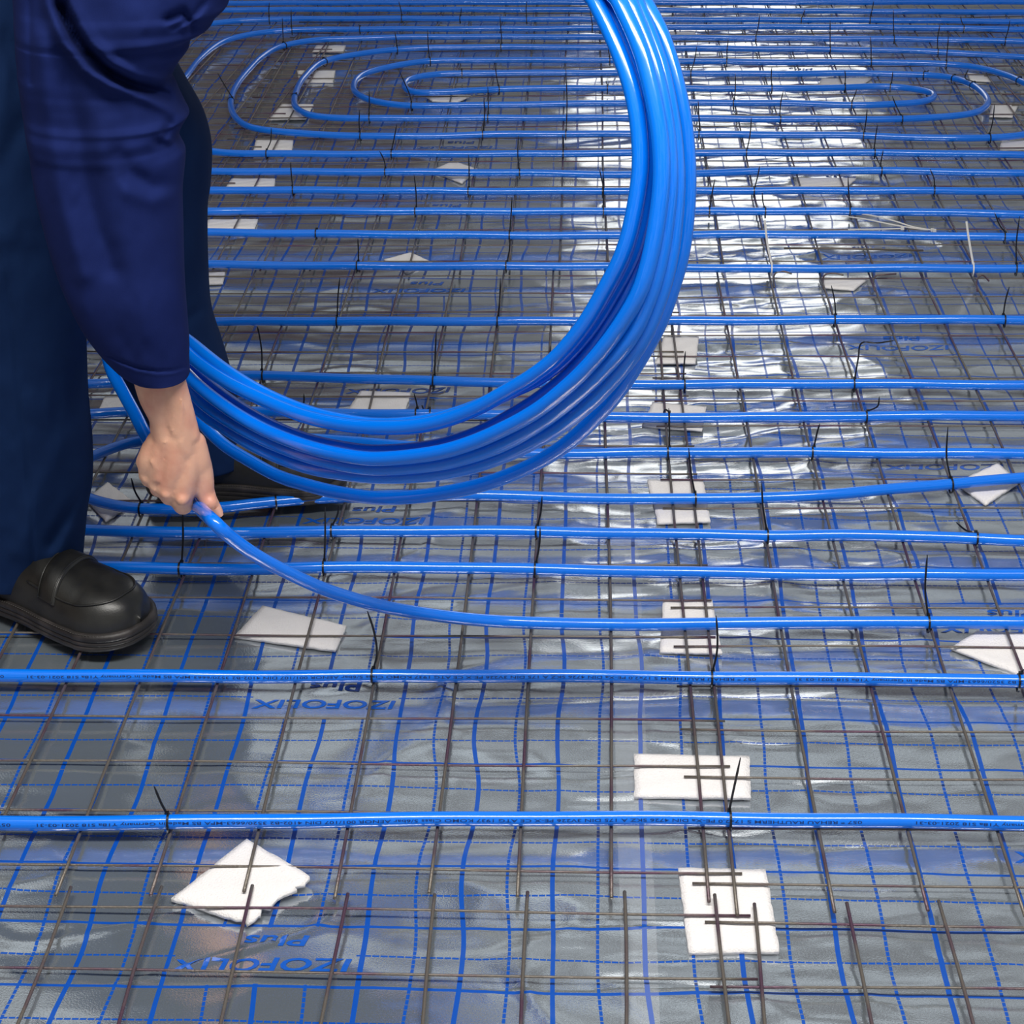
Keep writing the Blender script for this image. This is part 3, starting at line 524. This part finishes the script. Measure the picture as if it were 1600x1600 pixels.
FO = [(((385, 1309), (487, 1368), (385, 1440), (268, 1402)), (0, .007, 0, 0), 'large white foam pad with a ragged curled corner, lower left, nearest of all'),
 (((1060, 1354), (1197, 1357), (1218, 1484), (1076, 1486)), None, 'large white foam pad under the crossing mesh ends, in front of the nearest pipe'),
 (((991, 1176), (1171, 1180), (1173, 1244), (991, 1242)), None, 'wide white foam pad just behind the nearest pipe, right of the seam'),
 (((410, 945), (541, 976), (524, 1014), (366, 992)), (0, 0, 0, 0), 'tilted white foam pad between the shoe toe and the seam, behind the second-nearest pipe'),
 (((1528, 984), (1640, 990), (1600, 1054), (1486, 1010)), None, 'white foam pad cut by the right edge, just behind the second-nearest pipe'),
 (((1036, 937), (1112, 935), (1128, 1018), (1031, 1016)), None, 'narrow white foam pad crossed by the pipe coming down from the hand'),
 (((1560, 722), (1592, 752), (1540, 786), (1494, 752)), None, 'pink-tinged foam pad by the right edge, crossed by the U-turn pipe'),
 (((1011, 748), (1099, 749), (1110, 812), (1028, 815)), None, 'white foam pad right of the coil, crossed by the lower arm of the U-turn pipe'),
 (((1020, 627), (1104, 634), (1097, 670), (1003, 663)), None, 'foam pad right of the coil, crossed by the pipe seen through the coil gap'),
 (((1037, 525), (1092, 525), (1087, 565), (1024, 565)), None, 'foam pad right of the coil, between the cuff-level pipe and the next one back'),
 (((563, 609), (642, 612), (631, 645), (541, 642)), None, 'foam pad seen above the coil, under the printed word'),
 (((165, 615), (202, 618), (195, 640), (155, 638)), None, 'small foam pad glimpsed between trouser leg and loose pipe, upper of the two'),
 (((135, 778), (168, 752), (208, 782), (165, 812)), None, 'foam pad between the near trouser leg and the hand, lower of the two'),
 (((600, 404), (642, 393), (676, 409), (636, 425)), None, 'foam pad left of the coil, crossed by the pipe with the white ties'),
 (((672, 266), (708, 250), (746, 263), (722, 284)), None, 'domed foam pad crossed by the second pipe below the oval spiral'),
 (((362, 278), (430, 278), (428, 291), (353, 291)), None, 'thin foam pad beside the far trouser leg, topmost of the three there'),
 (((325, 342), (403, 341), (398, 355), (318, 356)), None, 'thin foam pad beside the far trouser leg, middle of the three there'),
 (((318, 425), (352, 424), (348, 441), (314, 442)), None, 'small foam pad beside the far trouser leg, lowest of the three there'),
 (((400, 217), (458, 218), (456, 233), (396, 233)), None, 'foam pad at the lower left outside of the oval spiral'),
 (((440, 161), (490, 162), (478, 184), (420, 185)), None, 'foam pad inside the lower left bend of the oval spiral'),
 (((464, 109), (524, 109), (520, 127), (468, 127)), None, 'foam pad inside the left bend of the second-widest oval'),
 (((494, 70), (540, 70), (536, 80), (488, 80)), None, 'small foam pad near the top left bend of the oval spiral'),
 (((662, 147), (736, 148), (715, 158), (675, 156)), None, 'curved foam pad under the innermost left bend of the oval spiral'),
 (((1245, 277), (1338, 277), (1322, 291), (1244, 291)), None, 'foam pad right of the coil, behind the third pipe below the oval spiral'),
 (((1280, 432), (1356, 434), (1334, 451), (1288, 447)), None, 'foam pad below the hooked wire ends, right of the coil'),
 (((1284, 122), (1362, 121), (1346, 132), (1278, 132)), None, 'foam pad inside the right half of the oval spiral'),
 (((1550, 161), (1592, 162), (1582, 181), (1546, 180)), None, 'foam pad at the right edge, outside the second oval bend'),
 (((1512, 113), (1545, 116), (1548, 126), (1516, 124)), None, 'small foam pad just outside the upper right bend of the second oval'),
 (((1565, 219), (1620, 219), (1620, 232), (1562, 232)), None, 'foam pad cut by the right edge below the oval spiral'),
 (((1046, 49), (1086, 49), (1088, 56), (1043, 56)), None, 'thin foam pad beside the top of the coil, between the far runs')]
for c4, lift, lab in FO: foam(c4, lift or (0, 0, 0, 0), label=lab, ragged=.004 if lift and max(lift) > .005 else 0)

# ------------------------------------------------------------------ worker
person = empty('person', (-.72, 2.42, .0))
tag(person, 'person in navy work jacket and trousers and black loafers, bending to lead the blue pipe', 'person')
def seg_d(px, py, a, b):
    ax, ay = a; bx, by = b; t = np.clip(((px-ax)*(bx-ax)+(py-ay)*(by-ay))/((bx-ax)**2+(by-ay)**2+1e-9), 0, 1)
    return np.hypot(px-ax-t*(bx-ax), py-ay-t*(by-ay))
def poly_d(px, py, pl): return np.min([seg_d(px, py, pl[i], pl[i+1]) for i in range(len(pl)-1)], axis=0)
def loft(rings, folds=(), n=176, steps=9, ex=2.3, closed_end=(False, False), wr=.0015, seed=1, inner=0.):
    """rings: (y_left, x_left, y_right, x_right, Y, half depth) in photo coordinates at world distance Y"""
    R_ = catmull(np.array(rings, float)/np.array([100, 100, 100, 100, 1, 1]), steps)*np.array([100, 100, 100, 100, 1, 1])
    a = np.arange(n)*2*math.pi/n; V = []
    for (yl, xl, yr, xr, Y, t) in R_:
        l, r = WY(xl, yl, Y), WY(xr, yr, Y); c = (l+r)/2; u = (r-l)/2; 
        ca, sa = np.cos(a), np.sin(a); e = 2/ex
        A = np.sign(ca)*np.abs(ca)**e; B = np.sign(sa)*np.abs(sa)**e
        V.append(c+A[:, None]*u+B[:, None]*np.array([0, -t, 0]))
    V = np.array(V); m = len(R_); flat = V.reshape(-1, 3)
    d = flat-CC; zz = d@cF; px = 800+FPX*(d@cR)/zz; py = 800-FPX*(d@cU)/zz
    front = np.tile(np.clip(np.sin(a), 0, 1)**.5, m); off = np.zeros(len(flat))
    for f in folds:
        pl, amp, wd = f[:3]
        if len(f) == 3: off += amp*np.exp(-(poly_d(px, py, pl)/wd)**2)
        else:                                     # step: cloth overhangs above the polyline
            yl = np.interp(px, [p[0] for p in pl], [p[1] for p in pl]); off += amp/(1+np.exp(np.clip((py-yl)/wd, -30, 30)))
    off += wr*(vnoise(px/38+seed, py/55, seed)-.5)*2+wr*.5*(vnoise(px/14, py/22+seed, seed+3)-.5)*2
    flat = flat-(d/np.linalg.norm(d, axis=1)[:, None])*(off*front)[:, None]
    back = flat.reshape(m, n, 3); cen = back.mean(1, keepdims=True)
    F = []
    if inner:                                     # hollow end: fold the rim inwards
        r0 = back[-1]; c0 = r0.mean(0); i1 = c0+(r0-c0)*(1-inner); i2 = i1+(back[-4]-back[-1]).mean(0)*2.0
        back = np.concatenate([back, [i1], [i2]]); m += 2
    for i in range(m-1):
        for k in range(n): l = (k+1) % n; F.append((i*n+k, i*n+l, (i+1)*n+l, (i+1)*n+k))
    F.append(tuple(range(n-1, -1, -1))); F.append(tuple((m-1)*n+k for k in range(n)))
    return back.reshape(-1, 3), F
# near trouser leg
near = [(-170, -115, -190, 120, 2.36, .115), (0, -118, 0, 122, 2.33, .105), (150, -112, 150, 122, 2.31, .10), (300, -108, 300, 118, 2.30, .095), (400, -105, 400, 122, 2.29, .092), (520, -104, 520, 130, 2.285, .09), (620, -100, 620, 134, 2.28, .088),
        (700, -98, 700, 141, 2.28, .088), (760, -95, 760, 141, 2.28, .088), (800, -92, 800, 134, 2.28, .087), (850, -88, 848, 129, 2.28, .085), (868, -84, 872, 127, 2.28, .083), (880, -80, 888, 127, 2.28, .081)]
part('trouser_leg', loft(near, [([(40, 190), (0, 260)], -.008, 14), ([(60, 330), (-10, 380)], .006, 22), ([(10, 60), (38, 120)], -.01, 12), ([(100, 690), (60, 760), (30, 860)], .009, 16), ([(128, 770), (80, 850)], -.011, 10), ([(110, 830), (70, 900)], .006, 12), ([(5, 600), (60, 640)], .006, 20), ([(0, 405), (12, 440), (20, 520), (28, 600), (40, 700), (48, 790), (52, 880), (52, 930)], -.0040, 2.6), ([(34, 604), (60, 603), (100, 592), (134, 582)], -.0034, 2.4), ([(0, 300), (55, 278)], -.0034, 2.4), ([(0, 372), (40, 378), (90, 372)], .005, 12), ([(10, 120), (0, 190)], .006, 14), ([(0, 430), (60, 520), (90, 600)], .006, 26)], wr=.0028, seed=2, inner=.06), TROUSER, person)
# far trouser leg
far = [(-170, 20, -190, 235, 2.60, .10), (0, 60, 0, 268, 2.60, .10), (100, 95, 100, 272, 2.60, .098), (130, 105, 130, 287, 2.60, .096), (180, 118, 180, 315, 2.60, .095), (230, 125, 230, 328, 2.60, .092), (290, 130, 290, 327, 2.60, .09), (330, 135, 330, 322, 2.60, .088), (440, 150, 440, 324, 2.61, .085),
       (490, 162, 490, 329, 2.61, .083), (540, 176, 540, 345, 2.62, .082), (580, 190, 580, 357, 2.62, .08), (640, 212, 640, 372, 2.62, .078), (690, 228, 688, 385, 2.62, .076), (722, 236, 712, 392, 2.62, .074)]
part('trouser_leg', loft(far, [([(300, 130), (290, 330)], .006, 14), ([(322, 480), (290, 500)], -.01, 8)], wr=.0025, seed=5, inner=.06), TROUSER, person)
# sleeve (with the elbow bagging over the forearm)
slv = [(-190, 60, -190, 330, 2.14, .10), (-110, 30, -110, 375, 2.12, .105), (-50, 24, -50, 372, 2.10, .105), (0, 26, 0, 357, 2.09, .10), (14, 27, 13, 352, 2.085, .098), (30, 27, 30, 335, 2.085, .098), (45, 28, 45, 325, 2.08, .095), (56, 29, 56, 304, 2.08, .092), (61, 29, 61, 296, 2.08, .092), (80, 30, 79, 292, 2.08, .09), (98, 32, 98, 278, 2.08, .088), (112, 33, 112, 270, 2.08, .088), (124, 35, 124, 266, 2.08, .087), (134, 36, 134, 271, 2.08, .087),
       (150, 38, 150, 278, 2.08, .086), (168, 40, 168, 287, 2.08, .086), (181, 42, 181, 293, 2.075, .085), (189, 43, 189, 289, 2.075, .085), (203, 45, 203, 281, 2.07, .083), (217, 47, 217, 277, 2.07, .082), (226, 49, 226, 281, 2.07, .082), (238, 51, 238, 287, 2.07, .08), (255, 53, 255, 287, 2.07, .08), (300, 60, 300, 283, 2.065, .077), (350, 72, 350, 284, 2.06, .074), (400, 86, 400, 285, 2.055, .071), (450, 104, 450, 287, 2.05, .068), (500, 128, 500, 291, 2.05, .062), (535, 152, 540, 294, 2.05, .056), (560, 174, 566, 294, 2.05, .050), (574, 190, 580, 295, 2.05, .046), (582, 206, 586, 295, 2.05, .044)]
sf = [([(95, -40), (112, 10), (140, 62), (175, 98), (215, 120), (258, 124)], .010, 9), ([(96, 10), (122, 64), (156, 106), (200, 130), (262, 148)], -.026, 9), ([(66, -40), (74, 5), (98, 66), (132, 108), (172, 133), (225, 152), (291, 183)], .013, 10),
      ([(82, -20), (100, 30), (128, 72), (170, 112)], -.008, 5), ([(30, 0), (34, 120), (50, 250)], .004, 10), ([(46, 0), (48, 130)], -.003, 4), ([(266, 195), (258, 212), (250, 222)], -.013, 9), ([(287, 236), (270, 222), (252, 214)], .008, 6),
      ([(185, 240), (200, 268), (235, 292), (270, 290)], -.008, 15), ([(200, 300), (240, 312), (280, 300)], .006, 14), ([(95, 80), (120, 200), (140, 320), (175, 420)], -.009, 17),
      ([(62, 60), (75, 200), (98, 330), (130, 430)], .008, 16), ([(160, 200), (195, 320), (215, 440), (235, 520)], .006, 24), ([(215, 30), (225, 80)], .007, 30), ([(262, 30), (285, 20), (300, 40)], -.012, 7), ([(270, 45), (300, 30), (318, 5)], -.006, 5), ([(292, 40), (330, 14)], .006, 8),
      ([(168, 556), (190, 566), (215, 575), (245, 580), (270, 579), (297, 572)], -.0034, 2.4), ([(172, 561), (190, 571), (215, 580), (245, 585), (270, 584), (297, 577)], .0010, 3)]
part('jacket_sleeve', loft(slv, sf, n=200, wr=.0016, seed=9, inner=.10, ex=2.2), JACKET, person)
0 and part('cuff_seam', tube(np.array([WY(x, y, 2.05-.0455*math.sqrt(max(.0, 1-abs((x-238)/60)**2.2))-.0035) for x, y in ((182, 562), (200, 570), (220, 577), (245, 580), (270, 579), (290, 573))]), .0006, 6), SEAM, person)
0 and part('outseam', tube(np.array([WY(x, y, 2.19) for x, y in ((8, 400), (14, 470), (24, 560), (34, 650), (42, 720), (50, 800), (52, 880))]), .0008, 6), SEAM, person)
# jacket body (just above the frame, chest edge dips in beside the arm)
jb = []
path = [(-60, -190, 2.45, .17), (40, -200, 2.45, .18), (150, -230, 2.44, .185), (260, -255, 2.43, .19), (360, -300, 2.42, .18), (440, -360, 2.41, .13), (480, -400, 2.41, .07)]
pc = np.array([list(WY(x, y, Y))+[r] for x, y, Y, r in path]); pc = catmull(pc, 6)
V, F = tube(pc, pc[:, 3], 40); V[:, 1] = 2.44+(V[:, 1]-2.44)*.85
part('jacket_body', (V, F), JACKET, person)
q = catmull(np.array([list(WY(190, -150, 2.15))+[.110], list(WY(235, -210, 2.22))+[.112], list(WY(300, -270, 2.32))+[.105], list(WY(350, -300, 2.42))+[.085]]), 6)
part('jacket_shoulder', merge(tube(q, q[:, 3], 32), sphere(q[0, :3], .110, 24, 16)), JACKET, person)
part('jacket_sleeve', tube(catmull(np.array([WY(380, -330, 2.62), WY(480, -230, 2.66), WY(560, -170, 2.5), WY(620, -180, 2.3)]), 8), np.linspace(.075, .05, 25), 24), JACKET, person)
# shoes
def shoe(heel, toe, zb, L=None):
    h = np.array([*heel[:2], zb]); t = np.array([*toe[:2], zb]); ax = t-h; L = np.linalg.norm(ax); ax /= L; sd = np.array([ax[1], -ax[0], 0])   # sd: to the wearer's right / camera side
    tt = [0, .03, .1, .3, .5, .65, .78, .88, .95, .985, 1.]; ww = [.006, .024, .037, .040, .047, .057, .0610, .056, .042, .029, .017]
    hh = [.060, .066, .075, .080, .078, .068, .056, .047, .036, .025, .012]
    S_ = np.linspace(0, 1, 49); S_ = 1-(1-S_)**1.25; W_ = np.interp(S_, tt, ww); H_ = np.interp(S_, tt, hh)
    ker = np.ones(5)/5; W_[2:-2] = np.convolve(W_, ker, 'valid'); H_[2:-2] = np.convolve(H_, ker, 'valid')
    e_ = np.sqrt(np.clip(1-(np.clip(S_-.79, 0, 1)/.21)**2, 0, 1)); b_ = S_ > .79      # rounded toe
    W_ = np.where(b_, np.interp(.79, S_, W_)*e_+.0015, W_); H_ = np.where(b_, .014+(np.interp(.79, S_, H_)-.014)*e_**.8, H_)*.95
    cv = -.006*np.sin(S_*math.pi)                  # inward curve of the last
    n = 25; V = []; base = .024
    def up(s, ang, ex=0.):
        w_ = np.interp(s, S_, W_)+ex; hgt = np.interp(s, S_, H_)+ex; c = np.interp(s, S_, cv)
        ca, sa = math.cos(ang), math.sin(ang)
        return h+ax*s*L+sd*(c+w_*math.copysign(abs(ca)**.85, ca)*(1-.06*abs(sa)))+np.array([0, 0, base+hgt*abs(sa)**.78])
    for s in S_:
        for k in range(n): V.append(up(s, math.pi*k/(n-1)))
    F = []
    for i in range(len(S_)-1):
        for k in range(n-1): F.append((i*n+k, i*n+k+1, (i+1)*n+k+1, (i+1)*n+k))
    F.append(tuple(range(n))); F.append(tuple((len(S_)-1)*n+k for k in range(n-1, -1, -1)))
    up_ = part('shoe_upper', (np.array(V), F), LEATHER, person)
    Lo = np.array(person.location)
    # outline loop for the sole
    lp = [(s, 1) for s in S_]+[(s, -1) for s in S_[::-1]]
    lev = [(0., .000), (.002, .004), (.0095, .0052), (.0105, .0036), (.012, .0056), (.0165, .0056), (.0175, .004), (.019, .0058), (.026, .0052), (.028, .001)]
    V = []; 
    for z, ex in lev:
        for s, g_ in lp:
            w_ = np.interp(s, S_, W_)+ex; c = np.interp(s, S_, cv); sx = -ex+(L+2*ex)*s
            V.append(h+ax*sx+sd*(c+g_*w_)+np.array([0, 0, z+(.006*max(0, (s-.75)/.25)**2 if z < .01 else .003*max(0, (s-.8)/.2)**2)]))
    m = len(lp); F = [tuple(range(m-1, -1, -1)), tuple((len(lev)-1)*m+k for k in range(m))]
    for i in range(len(lev)-1):
        for k in range(m): l = (k+1) % m; F.append((i*m+k, i*m+l, i*m+m+l, i*m+m+k))
    so = part('sole', (np.array(V), F), SOLE, person)
    # saddle strap, apron ridge, welt stitching, side tab
    V = []; ns = 31
    for a_ in range(ns):
        ang = math.radians(22)+math.radians(136)*a_/(ns-1)
        for s, e in ((.585, .0005), (.588, .0030), (.63, .0034), (.675, .0034), (.678, .003), (.681, .0005)): V.append(up(s-.0+.02*math.cos(ang), ang, e))
    F = []
    for i in range(ns-1):
        for k in range(5): F.append((i*6+k, i*6+k+1, i*6+7+k, i*6+6+k))
    part('strap', (np.array(V), F), LEATHER, person)
    for s in (.592, .670):
        part('strap_edge', tube(np.array([up(s+.02*math.cos(math.radians(22+136*k/30)), math.radians(22+136*k/30), .0032) for k in range(31)]), .0012, 6), LEATHER, person)
    ap = [up(.48+.455*max(0., math.sin(p_))**.55, math.radians(90-58*math.copysign(abs(math.cos(p_))**.7, math.cos(p_))), .0008) for p_ in np.linspace(.02, math.pi-.02, 46)]
    part('apron_seam', tube(catmull(np.array(ap), 3), .0016, 8), LEATHER, person)
    # stitches
    gs = []; st_ = [(s, 1) for s in np.linspace(.02, .985, 75)]
    for s, g_ in st_:
        w_ = np.interp(s, S_, W_)+.0048; c = np.interp(s, S_, cv); p = h+ax*(L*s)+sd*(c+w_)+np.array([0, 0, .0278]); gs.append(tube(np.array([p-ax*.0013, p+ax*.0013]), .0007, 5))
    part('welt_stitching', merge(*gs), STITCH, person)
shoe(P(-72, 910, .0145), P(224, 1003, .0145), .0145)
shoe(P(236, 765, .0145), P(538, 764, .0145), .0145)
# body: one continuous mesh (arm, hand, hidden limbs, torso, head)
BV = []; BF = []; bo = 0
def addg(g):
    global bo
    BV.append(np.asarray(g[0])); BF.extend([tuple(i+bo for i in q) for q in g[1]]); bo += len(g[0])
def chain(pts, seg=16):                             # (x,y,z,r) chain with rounded ends
    q = catmull(np.array(pts, float), 6); addg(tube(q, q[:, 3], seg)); addg(sphere(q[0, :3], q[0, 3])); addg(sphere(q[-1, :3], q[-1, 3]))
def hp(px, py, Y, rpx): p = WY(px, py, Y); zc = (p-CC)@cF; return list(p)+[rpx*zc/FPX]
YH = 2.05
# forearm: two overlapping bones give the flat wrist
chain([hp(185, 300, 2.09, 44), hp(205, 460, 2.07, 38), hp(232, 560, 2.055, 32), hp(245, 615, YH, 30), hp(258, 655, YH, 24.5), hp(264, 690, YH, 24)])
chain([hp(200, 300, 2.09, 44), hp(228, 460, 2.07, 38), hp(254, 560, 2.055, 30), hp(269, 615, YH, 26), hp(280, 655, YH, 25.5), hp(285, 700, YH, 24)])
chain([hp(237, 600, YH-.002, 16), hp(247, 640, YH, 15), hp(249, 672, YH, 15)]); chain([hp(277, 600, YH-.002, 15), hp(289, 645, YH, 15), hp(298, 680, YH, 15)])
# metacarpals
chain([hp(290, 685, YH+.004, 20), hp(293, 725, YH+.0, 21), hp(286, 765, YH-.004, 20), hp(284, 781, YH-.004, 16)])
chain([hp(275, 685, YH-.004, 20), hp(272, 730, YH-.006, 20), hp(262, 766, YH-.006, 16.5)])
chain([hp(258, 688, YH-.002, 19), hp(250, 725, YH-.002, 19), hp(245, 756, YH+.0, 14.5)])
chain([hp(246, 690, YH+.004, 18), hp(235, 718, YH+.005, 19), hp(230, 742, YH+.008, 14)])
chain([hp(236, 700, YH+.006, 15), hp(226, 722, YH+.01, 14)])
chain([hp(306, 690, YH+.006, 16), hp(312, 725, YH+.008, 18), hp(308, 755, YH+.012, 17)])
# knuckles
for x, y, yo, r in ((285, 780, -.016, 10.5), (260, 771, -.014, 9.5), (243, 762, -.006, 8.5), (229, 748, .0, 8)): addg(sphere(np.array(hp(x, y, YH+yo, r)[:3]), hp(x, y, YH, r)[3]))
# fingers curling round the pipe behind the palm
def finger(k, p1, p2, p3, r): chain([hp(*k, r*1.05), hp(*p1, r), hp(*p2, r*.92), hp(*p3, r*.82)])
finger((284, 781, YH-.002), (286, 788, YH+.014), (283, 776, YH+.050), (287, 745, YH+.056), 16.5)
finger((263, 770, YH-.002), (264, 776, YH+.024), (266, 764, YH+.056), (275, 738, YH+.056), 13.5)
finger((246, 758, YH+.002), (247, 764, YH+.026), (251, 750, YH+.060), (262, 725, YH+.058), 12.5)
finger((231, 745, YH+.008), (232, 750, YH+.030), (238, 738, YH+.060), (250, 715, YH+.056), 11.0)
# thumb: leaves the side of the palm, lies along the pipe
chain([hp(300, 690, YH+.010, 15), hp(312, 722, YH+.010, 18), hp(319, 752, YH+.008, 16), hp(321, 772, YH+.006, 14.5), hp(329, 787, YH+.004, 13.5), hp(338, 800, YH+.002, 11.0)])
chain([hp(320, 762, YH+.008, 14), hp(325, 775, YH+.006, 13)])
# extensor tendons and veins
for pl, r in (([(283, 690), (286, 725), (285, 765)], 2.6), ([(271, 650), (270, 700), (268, 735), (262, 765)], 2.6), ([(258, 690), (252, 725), (245, 752)], 2.4), ([(268, 700), (276, 722), (272, 745), (276, 765)], 2.2), ([(262, 620), (262, 650), (272, 680)], 2.2), ([(236, 722), (242, 730), (250, 736)], 2.6), ([(286, 612), (284, 650), (278, 680)], 2.0)):
    q = [hp(x, y, YH-(.0155 if y > 690 else .0185), r) for x, y in pl]; chain(q, 8)
for (x, y, r, yo) in ((328, 786, 12.4, -.001), ): addg(sphere(np.array(hp(x, y, YH+yo, r)[:3]), hp(x, y, YH, r)[3]))
# hidden limbs, torso, neck, head
chain([hp(185, 300, 2.09, 44), hp(150, 120, 2.11, 52), hp(170, -60, 2.15, 60), list(WY(230, -210, 2.22))+[.06]])
for rg in (near, far):
    chain([[*((WY(r[1], r[0], r[4])+WY(r[3], r[2], r[4]))/2), min(.075, r[5]*.75)*(1-.35*k/len(rg))] for k, r in enumerate(rg)])
an = (WY(-80, 905, 2.28)+WY(126, 889, 2.28))/2; chain([[*an, .045], [*(an+np.array([.02, -.01, -.012])), .034], [*(an+np.array([.09, -.055, -.025])), .022]])
an = (WY(236, 722, 2.62)+WY(392, 712, 2.62))/2; chain([[*an, .045], [*(an+np.array([.0, 0, -.02])), .034], [*(an+np.array([.09, 0, -.035])), .022]])
chain([[*WY(-20, -190, 2.45), .13], [*WY(150, -235, 2.44), .14], [*WY(300, -280, 2.43), .145], [*WY(400, -330, 2.42), .11]])
chain([[*WY(230, -210, 2.22), .06], [*WY(330, -290, 2.4), .08], [*WY(380, -320, 2.62), .06], [*WY(480, -230, 2.66), .05], [*WY(560, -170, 2.5), .04], [*WY(640, -185, 2.28), .03], [*WY(680, -190, 2.2), .034]])
hd = WY(545, -400, 2.42)
chain([[*WY(430, -350, 2.42), .065], [*WY(490, -385, 2.42), .055], [*hd, .07]]); addg(sphere(hd, .092, 20, 14)); addg(sphere(hd+np.array([.03, 0, -.055]), .068, 18, 12)); addg(sphere(hd+np.array([.098, 0, -.05]), .014))
V, F = merge(*[(v, []) for v in BV])[0], BF
body = part('body', (V, F), SKIN, person)
md = body.modifiers.new('skin_merge', 'REMESH'); md.mode = 'VOXEL'; md.voxel_size = .0026; md.use_smooth_shade = True
md = body.modifiers.new('soften', 'SMOOTH'); md.factor = .5; md.iterations = 3
hv, hf = sphere(hd+np.array([-.012, 0, .022]), .094, 24, 16); part('hair', (hv, hf), HAIR, person)
# thumbnail
nc = np.array(hp(341, 800, YH-.0045, 5)[:3]); tdir = WY(345, 808, YH)-WY(331, 788, YH); tdir /= np.linalg.norm(tdir); vd = (CC-nc)/np.linalg.norm(CC-nc); sdv = np.cross(tdir, vd); sdv /= np.linalg.norm(sdv); nv_ = np.cross(sdv, tdir)
V = []; F = []
for i in range(7):
    for j in range(7):
        a, b = i/3-1, j/3-1; V.append(nc+tdir*a*.0062+sdv*b*.0046*(1-.25*a*a)+nv_*(.0032-.0026*b*b))
for i in range(6):
    for j in range(6): F.append((i*7+j, i*7+j+1, i*7+8+j, i*7+7+j))
part('thumbnail', (np.array(V), F), NAIL, person)
